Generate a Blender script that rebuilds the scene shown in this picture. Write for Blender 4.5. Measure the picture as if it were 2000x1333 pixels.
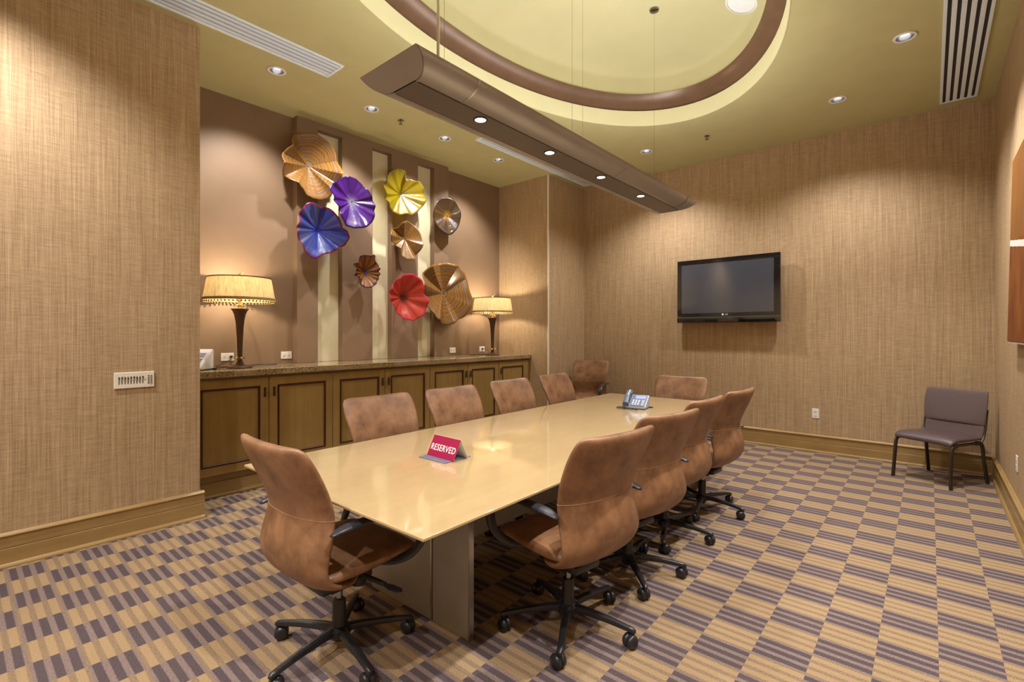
import bpy, bmesh, math, random
from mathutils import Vector, Matrix
random.seed(4)
PI = math.pi
R = math.radians
for o in list(bpy.data.objects):
    bpy.data.objects.remove(o)
S = bpy.context.scene
C = S.collection

# ------------------------------------------------------------ camera, world, exposure
cd = bpy.data.cameras.new('camera'); cam = bpy.data.objects.new('camera', cd); C.objects.link(cam)
cam.location = (0, 0, 1.42); cam.rotation_euler = (PI/2, 0, math.atan2(816, 949))
cd.sensor_width = 36; cd.lens = 949/2000*36; cd.shift_y = -15/2000; cd.clip_start = 0.02
S.camera = cam
w = bpy.data.worlds.new('world'); S.world = w; w.use_nodes = True
w.node_tree.nodes['Background'].inputs[0].default_value = (1, .9, .78, 1)
w.node_tree.nodes['Background'].inputs[1].default_value = 0.2
S.view_settings.view_transform = 'Standard'; S.view_settings.look = 'None'
S.view_settings.gamma = 1; S.view_settings.use_curve_mapping = False
S.view_settings.exposure = 0.72

CAN_W, NICHE_W, PEND_W, UP_W, LAMP_W = 190, 88, 22, 36, 15
WARM = (1, .84, .62); NEUT = (1, .95, .92)

# ------------------------------------------------------------ room measures (metres)
H = 3.768; XR = .49; YF = 6.785; XP = -4.26; YP = 1.27; XN = -5.26; YC = 5.80; XC = -4.28; YB = -1.9

# ------------------------------------------------------------ helpers
def newmesh(name, bm, mats, smooth=False):
    bmesh.ops.recalc_face_normals(bm, faces=bm.faces)
    me = bpy.data.meshes.new(name); bm.to_mesh(me); bm.free()
    for m in (mats if isinstance(mats, (list, tuple)) else [mats]):
        me.materials.append(m)
    if smooth:
        me.polygons.foreach_set('use_smooth', [True]*len(me.polygons))
        if smooth != 'all':
            try: me.set_sharp_from_angle(angle=R(38))
            except Exception: pass
    return me
def obj(name, data, parent=None, loc=(0,0,0), rot=(0,0,0), label=None):
    o = bpy.data.objects.new(name, data); C.objects.link(o)
    o.location = loc; o.rotation_euler = rot
    if parent: o.parent = parent
    if label: o['label'] = label
    return o
def mk(name, bm, mats, parent=None, loc=(0,0,0), rot=(0,0,0), smooth=False, label=None):
    return obj(name, newmesh(name, bm, mats, smooth), parent, loc, rot, label)
def tag(o, label, cat, group=None):
    o['label'] = label; o['category'] = cat
    if group: o['group'] = group
    return o
def thing(name, label, cat, loc=(0,0,0), rz=0, group=None):
    o = bpy.data.objects.new(name, None); C.objects.link(o)
    o.empty_display_size = .1
    o.location = loc; o.rotation_euler = (0,0,rz)
    return tag(o, label, cat, group)
def struct(o, label=None):
    o['kind'] = 'structure'
    if label: o['label'] = label
    return o
def B(): return bmesh.new()
def box(bm, x0, x1, y0, y1, z0, z1, bev=0, seg=2, mi=0):
    r = bmesh.ops.create_cube(bm, size=1)
    vs = r['verts']
    for v in vs:
        v.co = Vector((x0+(v.co.x+.5)*(x1-x0), y0+(v.co.y+.5)*(y1-y0), z0+(v.co.z+.5)*(z1-z0)))
    fs = list({f for v in vs for f in v.link_faces})
    for f in fs: f.material_index = mi
    if bev:
        es = list({e for v in vs for e in v.link_edges})
        bmesh.ops.bevel(bm, geom=es, offset=bev, segments=seg, affect='EDGES', profile=.5)
    return bm
def bx(*a, **k): return box(B(), *a, **k)
def loft(bm, rings, caps=True, mi=0, closed=True):
    vr = [[bm.verts.new(p) for p in r] for r in rings]
    n = len(rings[0])
    for a, b in zip(vr, vr[1:]):
        for i in range(n if closed else n-1):
            j = (i+1) % n
            try:
                f = bm.faces.new((a[i], a[j], b[j], b[i])); f.material_index = mi
            except ValueError: pass
    if caps:
        for r in (vr[0], vr[-1]):
            try: f = bm.faces.new(r); f.material_index = mi
            except ValueError: pass
    return vr
def tube(bm, pts, rad, n=8, flat=None, caps=True, mi=0, up=None):
    pts = [Vector(p) for p in pts]
    if not isinstance(rad, (list, tuple)): rad = [rad]*len(pts)
    if flat is None: flat = 1
    if not isinstance(flat, (list, tuple)): flat = [flat]*len(pts)
    rings = []; prev = None
    for i, p in enumerate(pts):
        t = (pts[min(i+1, len(pts)-1)] - pts[max(i-1, 0)]).normalized()
        if prev is None:
            a = Vector(up) if up else (Vector((0,0,1)) if abs(t.z) < .9 else Vector((0,1,0)))
            u = (a - t*a.dot(t)).normalized()
        else:
            u = (prev - t*prev.dot(t)).normalized()
        prev = u; v = t.cross(u)
        rings.append([p + u*(math.sin(k*2*PI/n)*rad[i]*flat[i]) + v*(math.cos(k*2*PI/n)*rad[i]) for k in range(n)])
    loft(bm, rings, caps, mi)
    return bm
def lathe(bm, prof, n=24, c=(0,0,0), mi=0, caps=False):
    rings = [[Vector((c[0]+r*math.cos(k*2*PI/n), c[1]+r*math.sin(k*2*PI/n), c[2]+z)) for k in range(n)] for r, z in prof]
    loft(bm, rings, caps, mi); return bm
def catmull(P, m=4):
    out = []
    for i in range(len(P)-1):
        p0, p1, p2, p3 = P[max(i-1,0)], P[i], P[i+1], P[min(i+2,len(P)-1)]
        for k in range(m):
            t = k/m
            out.append(tuple(.5*((2*b)+(-a+c)*t+(2*a-5*b+4*c-d)*t*t+(-a+3*b-3*c+d)*t**3) for a,b,c,d in zip(p0,p1,p2,p3)))
    out.append(tuple(P[-1])); return out
def text_mesh(txt, size, mat, extrude=.0006, bold=0.0, space=1.0):
    cu = bpy.data.curves.new('text', 'FONT'); cu.body = txt; cu.size = size; cu.extrude = extrude; cu.offset = bold; cu.space_character = space
    cu.align_x = 'CENTER'; cu.align_y = 'CENTER'; cu.resolution_u = 3
    o = bpy.data.objects.new('text', cu); C.objects.link(o)
    dg = bpy.context.evaluated_depsgraph_get()
    me = bpy.data.meshes.new_from_object(o.evaluated_get(dg)); bpy.data.objects.remove(o)
    me.materials.clear(); me.materials.append(mat); return me

# ------------------------------------------------------------ materials
def nodemat(name):
    m = bpy.data.materials.new(name); m.use_nodes = True
    nt = m.node_tree; return m, nt, nt.nodes['Principled BSDF']
def N(nt, t, **k):
    n = nt.nodes.new(t)
    for a, v in k.items(): setattr(n, a, v)
    return n
def L(nt, a, b): nt.links.new(a, b)
def mth(nt, op, a, b=None, c=None):
    n = N(nt, 'ShaderNodeMath', operation=op)
    for i, v in enumerate((a, b, c)):
        if v is None: continue
        if isinstance(v, (int, float)): n.inputs[i].default_value = v
        else: L(nt, v, n.inputs[i])
    return n.outputs[0]
def rgb(nt, fac, a, b):
    n = N(nt, 'ShaderNodeMix', data_type='RGBA')
    if isinstance(fac, (int, float)): n.inputs[0].default_value = fac
    else: L(nt, fac, n.inputs[0])
    for i, v in ((6, a), (7, b)):
        if isinstance(v, tuple): n.inputs[i].default_value = (*v, 1)
        else: L(nt, v, n.inputs[i])
    return n.outputs[2]
def noise(nt, vec, scale, detail=3, rough=.55):
    n = N(nt, 'ShaderNodeTexNoise'); n.inputs['Scale'].default_value = scale
    n.inputs['Detail'].default_value = detail; n.inputs['Roughness'].default_value = rough
    if vec is not None: L(nt, vec, n.inputs['Vector'])
    return n.outputs['Fac']
def ramp(nt, fac, lo, hi):
    n = N(nt, 'ShaderNodeMapRange'); L(nt, fac, n.inputs[0]); n.inputs[1].default_value = lo; n.inputs[2].default_value = hi
    return n.outputs[0]
def objvec(nt, sc=(1,1,1), kind='Object'):
    t = N(nt, 'ShaderNodeTexCoord'); m = N(nt, 'ShaderNodeMapping'); m.inputs['Scale'].default_value = sc
    L(nt, t.outputs[kind], m.inputs['Vector']); return m.outputs[0]
def bump(nt, b, h, s, d=.002):
    n = N(nt, 'ShaderNodeBump'); n.inputs['Strength'].default_value = s; n.inputs['Distance'].default_value = d
    L(nt, h, n.inputs['Height']); L(nt, n.outputs[0], b.inputs['Normal'])
def plain(name, col, rough=.5, metal=0, spec=.5, coat=0, vary=.06, sc=30):
    m, nt, b = nodemat(name)
    v = noise(nt, objvec(nt), sc, 2)
    c0 = tuple(x*(1-vary) for x in col); c1 = tuple(min(1, x*(1+vary)) for x in col)
    L(nt, rgb(nt, ramp(nt, v, .3, .7), c0, c1), b.inputs['Base Color'])
    b.inputs['Roughness'].default_value = rough; b.inputs['Metallic'].default_value = metal
    b.inputs['Specular IOR Level'].default_value = spec; b.inputs['Coat Weight'].default_value = coat
    return m
def emit(name, col, s):
    m, nt, b = nodemat(name)
    b.inputs['Base Color'].default_value = (*col, 1)
    b.inputs['Emission Color'].default_value = (*col, 1); b.inputs['Emission Strength'].default_value = s
    return m

def wallpaper():
    m, nt, b = nodemat('grasscloth_wallpaper')
    v = noise(nt, objvec(nt, (1,1,.010)), 230, 3, .75); v2 = noise(nt, objvec(nt, (1,1,.02)), 60, 2)
    h = noise(nt, objvec(nt, (.06,.06,1)), 190, 2, .7)
    f = noise(nt, objvec(nt, (1,1,.5)), 330, 2)
    s = mth(nt, 'ADD', mth(nt, 'MULTIPLY', v, .46), mth(nt, 'MULTIPLY', h, .24))
    s = mth(nt, 'ADD', s, mth(nt, 'ADD', mth(nt, 'MULTIPLY', v2, .14), mth(nt, 'MULTIPLY', f, .16)))
    c = rgb(nt, ramp(nt, s, .38, .62), (.262,.170,.090), (.565,.415,.25))
    L(nt, c, b.inputs['Base Color']); b.inputs['Roughness'].default_value = .62; b.inputs['Specular IOR Level'].default_value = .25
    bump(nt, b, s, .2, .002); return m
def carpet():
    m, nt, b = nodemat('striped_block_carpet')
    t = N(nt, 'ShaderNodeTexCoord'); sp = N(nt, 'ShaderNodeSeparateXYZ'); L(nt, t.outputs['Object'], sp.inputs[0])
    wob = mth(nt, 'MULTIPLY', mth(nt, 'SUBTRACT', noise(nt, objvec(nt), 220, 2), .5), .010)
    X = sp.outputs[0]; Y = mth(nt, 'ADD', sp.outputs[1], wob)
    col = mth(nt, 'FLOOR', mth(nt, 'DIVIDE', mth(nt, 'SUBTRACT', X, .0295), .2113))
    par = mth(nt, 'FLOORED_MODULO', col, 2)
    v = mth(nt, 'ADD', mth(nt, 'DIVIDE', mth(nt, 'SUBTRACT', Y, 3.222), .3235), mth(nt, 'MULTIPLY', par, .5))
    p = mth(nt, 'FRACT', mth(nt, 'ADD', v, 40.25))
    dark = mth(nt, 'LESS_THAN', p, .5)
    q = mth(nt, 'ABSOLUTE', mth(nt, 'SUBTRACT', mth(nt, 'FRACT', mth(nt, 'MULTIPLY', p, 6)), .5))
    gap = ramp(nt, q, .26, .31)
    sp1 = ramp(nt, noise(nt, objvec(nt, (1,.35,1)), 330, 2, .7), .3, .7)
    big = ramp(nt, noise(nt, objvec(nt), 3, 2), .3, .7)
    gd = rgb(nt, sp1, (.120,.085,.080), (.30,.23,.205)); gt = rgb(nt, sp1, (.140,.092,.054), (.35,.25,.155))
    bd = rgb(nt, sp1, (.060,.044,.049), (.115,.088,.092)); bt = rgb(nt, sp1, (.275,.185,.098), (.41,.292,.165))
    c = rgb(nt, dark, rgb(nt, gap, bt, gt), rgb(nt, gap, bd, gd))
    c = rgb(nt, mth(nt, 'MULTIPLY', big, .10), c, (.20,.15,.12))
    L(nt, c, b.inputs['Base Color']); b.inputs['Roughness'].default_value = .95; b.inputs['Specular IOR Level'].default_value = .1
    bump(nt, b, noise(nt, objvec(nt, (1,.5,1)), 420, 2), .6, .004); return m
def wood(name, c0, c1, axis, rough=.35, coat=0, scale=9, stretch=.05, lo=.3, hi=.7):
    m, nt, b = nodemat(name)
    sc = [1,1,1]; sc[axis] = stretch
    g = noise(nt, objvec(nt, tuple(sc)), scale*4, 4, .65); g2 = noise(nt, objvec(nt, tuple(sc)), scale*.8, 2)
    blot = noise(nt, objvec(nt), 6, 3)
    f = mth(nt, 'ADD', mth(nt, 'MULTIPLY', g, .4), mth(nt, 'ADD', mth(nt, 'MULTIPLY', g2, .3), mth(nt, 'MULTIPLY', blot, .3)))
    L(nt, rgb(nt, ramp(nt, f, lo, hi), c0, c1), b.inputs['Base Color'])
    b.inputs['Roughness'].default_value = rough; b.inputs['Coat Weight'].default_value = coat; b.inputs['Coat Roughness'].default_value = .05
    return m
def granite():
    m, nt, b = nodemat('polished_granite')
    a = noise(nt, objvec(nt), 55, 4, .7); c = noise(nt, objvec(nt, (1,.25,1)), 14, 3, .6); d = noise(nt, objvec(nt), 160, 2)
    k = rgb(nt, ramp(nt, a, .38, .62), (.10,.065,.025), (.42,.31,.15))
    k = rgb(nt, ramp(nt, c, .45, .6), k, (.34,.24,.14)); k = rgb(nt, ramp(nt, d, .58, .7), k, (.05,.035,.02))
    L(nt, k, b.inputs['Base Color']); b.inputs['Roughness'].default_value = .12; b.inputs['Coat Weight'].default_value = .5
    return m
def leather():
    m, nt, b = nodemat('tan_leather')
    a = noise(nt, objvec(nt), 7, 4, .6); d = noise(nt, objvec(nt, (1,1,.4)), 24, 3, .7); g = noise(nt, objvec(nt), 420, 2)
    f = mth(nt, 'ADD', mth(nt, 'MULTIPLY', a, .80), mth(nt, 'MULTIPLY', d, .20))
    c = rgb(nt, ramp(nt, f, .34, .66), (.130,.060,.026), (.315,.162,.078))
    L(nt, c, b.inputs['Base Color']); b.inputs['Roughness'].default_value = .42; b.inputs['Specular IOR Level'].default_value = .5
    bump(nt, b, mth(nt, 'ADD', mth(nt, 'MULTIPLY', g, .3), d), .25, .004); return m
def amber():
    m, nt, b = nodemat('amber_striped_glass')
    t = N(nt, 'ShaderNodeTexCoord'); ln = N(nt, 'ShaderNodeVectorMath', operation='LENGTH')
    wv = noise(nt, objvec(nt, (1,1,1), 'UV'), 2.2, 3)
    L(nt, t.outputs['UV'], ln.inputs[0])
    rr = mth(nt, 'ADD', ln.outputs['Value'], mth(nt, 'MULTIPLY', wv, .22))
    cx = N(nt, 'ShaderNodeCombineXYZ'); L(nt, rr, cx.inputs[0])
    rings = noise(nt, cx.outputs[0], 40, 4, .8); r2 = noise(nt, cx.outputs[0], 9, 1)
    c = rgb(nt, ramp(nt, rings, .42, .58), (.050,.022,.008), (.36,.175,.036))
    c = rgb(nt, ramp(nt, r2, .56, .66), c, (.17,.12,.11))
    L(nt, c, b.inputs['Base Color']); b.inputs['Roughness'].default_value = .24
    return m
def tinted(name, centre, mid, rim, clear=.35, streak=9, vein=(0,0,0)):
    """coloured blown glass: clear tinted body, a translucent share, streaks that run from the centre, glossy skin"""
    m, nt, b = nodemat(name)
    nt.nodes.remove(b); out = nt.nodes['Material Output']
    t = N(nt, 'ShaderNodeTexCoord'); ln = N(nt, 'ShaderNodeVectorMath', operation='LENGTH'); L(nt, t.outputs['UV'], ln.inputs[0])
    nm = N(nt, 'ShaderNodeVectorMath', operation='NORMALIZE'); L(nt, t.outputs['UV'], nm.inputs[0])
    st = ramp(nt, noise(nt, nm.outputs[0], streak*.35, 3, .6), .40, .60)
    r = ln.outputs['Value']
    c = rgb(nt, ramp(nt, mth(nt, 'ADD', r, mth(nt, 'MULTIPLY', noise(nt, t.outputs['UV'], 6, 3), .25)), .20, .48), centre, mid)
    c = rgb(nt, mth(nt, 'MULTIPLY', mth(nt, 'MULTIPLY', st, ramp(nt, r, .10, .30)), .8), c, vein)
    c = rgb(nt, ramp(nt, r, .90, .97), c, rim)
    tr = N(nt, 'ShaderNodeBsdfTransparent'); tl = N(nt, 'ShaderNodeBsdfTranslucent'); df = N(nt, 'ShaderNodeBsdfDiffuse'); gl = N(nt, 'ShaderNodeBsdfGlossy')
    gl.inputs['Roughness'].default_value = .07
    bp = N(nt, 'ShaderNodeBump'); bp.inputs['Strength'].default_value = .35; bp.inputs['Distance'].default_value = .02
    L(nt, noise(nt, t.outputs['UV'], 13, 3), bp.inputs['Height']); L(nt, bp.outputs[0], gl.inputs['Normal'])
    for n in (tr, tl, df): L(nt, c, n.inputs['Color'])
    m1 = N(nt, 'ShaderNodeMixShader'); m1.inputs[0].default_value = .5; L(nt, tl.outputs[0], m1.inputs[1]); L(nt, df.outputs[0], m1.inputs[2])
    m2 = N(nt, 'ShaderNodeMixShader')
    L(nt, mth(nt, 'MULTIPLY', mth(nt, 'SUBTRACT', 1.0, mth(nt, 'MULTIPLY', st, .4)), clear), m2.inputs[0]); L(nt, m1.outputs[0], m2.inputs[1]); L(nt, tr.outputs[0], m2.inputs[2])
    lw = N(nt, 'ShaderNodeFresnel'); lw.inputs['IOR'].default_value = 1.5
    m3 = N(nt, 'ShaderNodeMixShader'); L(nt, mth(nt, 'ADD', mth(nt, 'MULTIPLY', lw.outputs[0], .7), .03), m3.inputs[0]); L(nt, m2.outputs[0], m3.inputs[1]); L(nt, gl.outputs[0], m3.inputs[2])
    L(nt, m3.outputs[0], out.inputs['Surface']); return m
def shade_mat():
    m, nt, b = nodemat('pleated_cream_shade')
    nt.nodes.remove(b); out = nt.nodes['Material Output']
    st = ramp(nt, noise(nt, objvec(nt, (1,1,.04)), 90, 2), .3, .7)
    c = rgb(nt, st, (.46,.38,.25), (.62,.54,.38))
    tl = N(nt, 'ShaderNodeBsdfTranslucent'); df = N(nt, 'ShaderNodeBsdfDiffuse'); L(nt, c, tl.inputs[0]); L(nt, c, df.inputs[0])
    mx = N(nt, 'ShaderNodeMixShader'); mx.inputs[0].default_value = .988; L(nt, tl.outputs[0], mx.inputs[1]); L(nt, df.outputs[0], mx.inputs[2])
    L(nt, mx.outputs[0], out.inputs['Surface']); return m
def canvas():
    m, nt, b = nodemat('rust_and_gold_painted_canvas')
    t = N(nt, 'ShaderNodeTexCoord'); sp = N(nt, 'ShaderNodeSeparateXYZ'); L(nt, t.outputs['Object'], sp.inputs[0])
    nz = noise(nt, objvec(nt, (1,1,.6)), 5, 4); z = mth(nt, 'ADD', sp.outputs[2], mth(nt, 'MULTIPLY', nz, .015))
    c = rgb(nt, ramp(nt, nz, .35, .65), (.14,.030,.004), (.23,.075,.008))
    up = mth(nt, 'GREATER_THAN', z, .70)
    c = rgb(nt, mth(nt, 'MULTIPLY', up, .6), c, (.24,.11,.018))
    zb = mth(nt, 'SUBTRACT', z, mth(nt, 'MULTIPLY', sp.outputs[1], .132))
    band = mth(nt, 'LESS_THAN', mth(nt, 'ABSOLUTE', mth(nt, 'SUBTRACT', zb, .622)), .022)
    c = rgb(nt, band, c, (.75,.73,.70))
    L(nt, c, b.inputs['Base Color']); b.inputs['Roughness'].default_value = .6; b.inputs['Specular IOR Level'].default_value = .2; return m

M = dict(
    paper=wallpaper(), carpet=carpet(), granite=granite(), leather=leather(), amber=amber(), shade=shade_mat(), canvas=canvas(),
    ceil=plain('olive_ceiling_paint', (.50,.475,.25), .75, spec=.2, vary=.03, sc=4),
    lip=plain('uplit_green_paint', (.76,.75,.48), .7, spec=.2, vary=.02, sc=4),  # paler than the ceiling: uplight on the lip put into the colour
    dome=plain('dome_paint', (.52,.495,.29), .75, spec=.2, vary=.03, sc=3),
    bronzepaint=plain('bronze_brown_paint', (.145,.082,.048), .32, metal=.15, vary=.1, sc=6),
    brown=plain('brown_wall_paint', (.235,.153,.092), .55, spec=.35, vary=.03, sc=5),
    cream=plain('cream_paint', (.66,.60,.40), .6, spec=.3, vary=.03, sc=5),
    trimwood=wood('stained_trim_wood_y', (.255,.155,.050), (.39,.255,.100), 1, .36),
    trimwoodx=wood('stained_trim_wood_x', (.255,.155,.050), (.39,.255,.100), 0, .36),
    cabwood=wood('stained_cabinet_wood', (.235,.140,.038), (.365,.24,.078), 2, .34, scale=7),
    bead=plain('dark_red_bead', (.045,.010,.006), .4),
    maple=wood('maple_veneer', (.40,.282,.135), (.50,.375,.195), 1, .30, 1.0, scale=5, stretch=.08, lo=.25, hi=.75),
    grey=plain('grey_metal_panel', (.36,.345,.31), .40, metal=.2, vary=.05, sc=8),
    steel=plain('brushed_steel', (.62,.60,.57), .3, metal=1, vary=.04),
    chrome=plain('dark_chrome', (.30,.30,.31), .18, metal=1, vary=.03),
    black=plain('black_plastic', (.016,.016,.019), .34, vary=.1),
    armblk=plain('black_armrest_plastic', (.03,.032,.04), .36, vary=.1),
    gloss=plain('gloss_black_bezel', (.008,.008,.010), .06, vary=.1, coat=.6),
    tvgrey=plain('smoked_grey_gloss', (.10,.10,.105), .2, metal=.5),
    screen=plain('plasma_glass', (.058,.066,.086), .09, vary=.05, sc=2, coat=.7),
    bronze=plain('bronze_pendant_metal', (.36,.35,.365), .33, metal=.45, vary=.04, sc=5),
    bronzeshade=plain('bronze_underside_shade', (.17,.155,.155), .4, metal=.4, vary=.04, sc=5),  # darker bronze: shade of the downward face put into the colour
    bronzed=plain('bronze_groove', (.05,.04,.035), .5, metal=.3),
    darkbronze=plain('dark_bronze', (.085,.045,.026), .32, metal=.4, vary=.1),
    gold=plain('gilt_metal', (.72,.52,.20), .3, metal=.7, vary=.08),
    white=plain('white_plastic', (.80,.78,.74), .4, vary=.02),
    offwhite=plain('ivory_plastic', (.78,.74,.64), .4, vary=.02),
    ventw=plain('white_enamel_blue_cast', (.78,.90,1.0), .45, vary=.02),  # bluish daylight cast put into the white of the vents
    ventd=plain('duct_shadow_black', (.018,.018,.03), .6),
    ventg=plain('grey_enamel_blue_cast', (.48,.56,.70), .5),  # same daylight blue put into the grey behind the blades
    slot=plain('dark_slot', (.04,.035,.03), .5),
    mauve=plain('mauve_brown_vinyl', (.085,.056,.058), .45, vary=.10, sc=60),
    mauvef=plain('mauve_brown_fabric', (.125,.092,.088), .85, spec=.2, vary=.16, sc=220),
    legs=plain('dark_bronze_tube', (.055,.045,.036), .35, metal=.5),
    magenta=plain('crimson_card', (.31,.002,.055), .35, vary=.02), signw=plain('white_card', (.86,.84,.82), .4, vary=.02),
    platebl=plain('slate_blue_plate', (.16,.19,.27), .35, metal=.3), silver=plain('silver_grey_plastic', (.34,.37,.44), .35, metal=.3),
    phoned=plain('slate_phone_plastic', (.10,.13,.19), .3, vary=.05), phonew=plain('pale_grey_phone', (.68,.68,.72), .4), key=plain('pale_key', (.62,.66,.76), .4), keyd=plain('dark_key', (.06,.08,.14), .4),
    lcd=plain('phone_display', (.30,.36,.60), .2), cord=plain('black_cord', (.025,.018,.016), .5), fringe=plain('gold_bead_fringe', (.30,.20,.07), .5, vary=.3, sc=160),
    thread=plain('pale_stitching', (.34,.20,.115), .7),
    bulb=emit('lamp_face', (1,.95,.88), 9), bulbwarm=emit('warm_bulb', (1,.86,.62), 5),
    baffle=plain('black_baffle', (.03,.03,.04), .25), ring=plain('white_trim_ring', (.80,.80,.82), .35, vary=.02),
    speaker=plain('white_grille', (.74,.80,.84), .5, vary=.03),
    purple=tinted('purple_glass', (.42,.36,.55), (.17,.035,.42), (.05,.01,.14), .22, 14, (.09,.012,.28)),
    blue=tinted('blue_glass', (.004,.03,.66), (.20,.25,.50), (.36,.03,.14), .50, 16, (.004,.03,.70)),
    yellow=tinted('yellow_glass', (.26,.18,.008), (.66,.53,.03), (.45,.37,.04), .64, 12, (.42,.33,.01)),
    red=tinted('coral_red_glass', (.22,.01,.01), (.90,.15,.11), (.90,.10,.20), .36, 14, (.55,.03,.02)),
    smoke=tinted('smoky_brown_glass', (.62,.33,.03), (.12,.07,.035), (.06,.035,.035), .50, 6, (.24,.13,.04)),
    rust=tinted('amber_violet_glass', (.08,.05,.25), (.46,.18,.015), (.07,.02,.08), .28, 18, (.16,.05,.02)),
)

# ------------------------------------------------------------ room shell
struct(mk('floor', bx(-5.4, .6, YB-.1, YF+.1, -.1, 0), M['carpet']), 'tan and plum carpet of staggered striped blocks')
CEC, CER = (-1.95, 3.08), (1.29, 2.235)
def ell(rx, ry, z, n=96): return [Vector((CEC[0]+rx*math.cos(k*2*PI/n), CEC[1]+ry*math.sin(k*2*PI/n), z)) for k in range(n)]
def rect_ring(z, n=96):
    x0, x1, y0, y1 = -5.4, .6, YB-.1, YF+.1; out = []
    cs = [math.atan2(y-CEC[1], x-CEC[0]) for x in (x0, x1) for y in (y0, y1)]
    for k in range(n):
        a = k*2*PI/n
        for c in cs:
            if abs((a-c+PI) % (2*PI)-PI) <= PI/n: a = c
        dx, dy = math.cos(a), math.sin(a)
        t = min(((x1 if dx > 0 else x0)-CEC[0])/dx if abs(dx) > 1e-9 else 1e9, ((y1 if dy > 0 else y0)-CEC[1])/dy if abs(dy) > 1e-9 else 1e9)
        out.append(Vector((CEC[0]+dx*t, CEC[1]+dy*t, z)))
    return out
bm = B(); loft(bm, [rect_ring(H+.12), rect_ring(H), ell(*CER, H), ell(CER[0]+.004, CER[1]+.004, H+.12), rect_ring(H+.12)], caps=False)
bmesh.ops.remove_doubles(bm, verts=bm.verts, dist=.0005)
ceiling = struct(mk('ceiling', bm, M['ceil']), 'olive ceiling around an oval recess')
CANS = [(-4.42, 1.92), (-4.42, 2.89), (-4.42, 3.90), (-4.42, 4.86), (-2.77, 5.88), (-.70, 5.82), (-.15, 4.94), (-.15, 3.0), (-.15, 1.0), (-3.6, -.2), (-2.0, -1.1), (-.5, -1.2)]
bm = B()
for x, y in CANS: tube(bm, [(x, y, H-.05), (x, y, H+.08)], .0555, 24)
cut = mk('cutter', bm, M['ceil']); md = ceiling.modifiers.new('openings', 'BOOLEAN'); md.operation = 'DIFFERENCE'; md.object = cut; md.solver = 'EXACT'
me = bpy.data.meshes.new_from_object(ceiling.evaluated_get(bpy.context.evaluated_depsgraph_get())); ceiling.modifiers.clear(); ceiling.data = me; bpy.data.objects.remove(cut)
bm = B(); loft(bm, [ell(CER[0]+.002, CER[1]+.002, H-.003), ell(CER[0]-.006, CER[1]-.006, H-.003), ell(CER[0]-.006, CER[1]-.006, H+.165), ell(CER[0]+.05, CER[1]+.05, H+.172)], caps=False)
struct(mk('trim_1', bm, M['lip'], smooth=True), 'green lip of the oval ceiling recess, uplight painted in')
bm = B(); loft(bm, [ell(CER[0]+.03, CER[1]+.03, H+.165), ell(CER[0]-.045, CER[1]-.05, H+.205), ell(CER[0]-.10, CER[1]-.115, H+.25), ell(CER[0]-.13, CER[1]-.145, H+.29), ell(CER[0]-.10, CER[1]-.10, H+.30)], caps=False)
struct(mk('trim_2', bm, M['bronzepaint'], smooth=True), 'bronze brown band inside the oval ceiling recess')
bm = B(); rs = [ell(CER[0]-.115, CER[1]-.13, H+.285), ell(CER[0]-.115, CER[1]-.13, H+.46)]
for k in range(1, 13):
    a = k/12*PI/2; rs.append(ell((CER[0]-.115)*math.cos(a)**.8 if k < 12 else .0005, (CER[1]-.13)*math.cos(a)**.8 if k < 12 else .0005, H+.46+.21*math.sin(a)))
loft(bm, rs, caps=False); struct(mk('ceiling_dome', bm, M['dome'], smooth=True), 'shallow oval dome above the pendant light')
def dome_z(x, y):
    q = math.hypot((x-CEC[0])/(CER[0]-.115), (y-CEC[1])/(CER[1]-.13)); a = math.acos(min(1, q)**(1/.8)); return H+.46+.21*math.sin(a)

struct(mk('wall_left', bx(-5.36, XP, YB-.1, YP, 0, H), M['paper']), 'grasscloth covered wall left of the cabinet niche')
struct(mk('wall_niche', bx(XN-.1, XN, YP, YC, 0, H), M['brown']), 'brown painted back wall of the niche')
struct(mk('wall_column', bx(-5.36, XC, YC, YF+.1, 0, H), M['paper']), 'grasscloth covered column between niche and far wall')
struct(mk('wall_far', bx(XC, XR+.1, YF, YF+.1, 0, H), M['paper']), 'grasscloth covered wall behind the television')
struct(mk('wall_right', bx(XR, XR+.1, YB-.1, YF, 0, H), M['paper']), 'grasscloth covered wall with the painting')
struct(mk('wall_back', bx(XP, XR, YB-.1, YB, 0, H), M['paper']), 'grasscloth covered wall behind the viewer')
struct(mk('trim_3', bx(XC-.012, XC+.006, YC-.006, YC+.012, .21, H), M['offwhite']), 'pale corner bead of the column')

# baseboards: (start, end, outward normal)
def baseboard(name, a, b, nrm, label, ext=(0, 0)):
    a = Vector((*a, 0)); b = Vector((*b, 0)); n = Vector((*nrm, 0)); d = (b-a).normalized(); a -= d*ext[0]; b += d*ext[1]
    root = bpy.data.objects.new(name, None); C.objects.link(root); struct(root, label)
    mw = M['trimwood'] if abs(d.y) > .5 else M['trimwoodx']
    def prof(pname, pts):
        bm = B(); loft(bm, [[p+n*u+Vector((0,0,z)) for u, z in pts] for p in (a, b)]); mk(pname, bm, mw, root)
    prof('lower_board', [(0,0),(.020,0),(.020,.110),(.018,.114),(0,.114)])
    prof('upper_board', [(0,.1155),(.016,.1155),(.018,.119),(.018,.184),(0,.184)])
    prof('cap_moulding', [(0,.184),(.021,.184),(.026,.189),(.026,.195),(.014,.203),(.008,.209),(0,.209)])
    prof('shoe_moulding', [(.020,0),(.036,0),(.036,.010),(.031,.020),(.024,.025),(.020,.025)])
    return root
baseboard('baseboard_left', (XP, YB), (XP, YP), (1,0), 'stained baseboard below the wall control panel', (0, .026))
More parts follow.
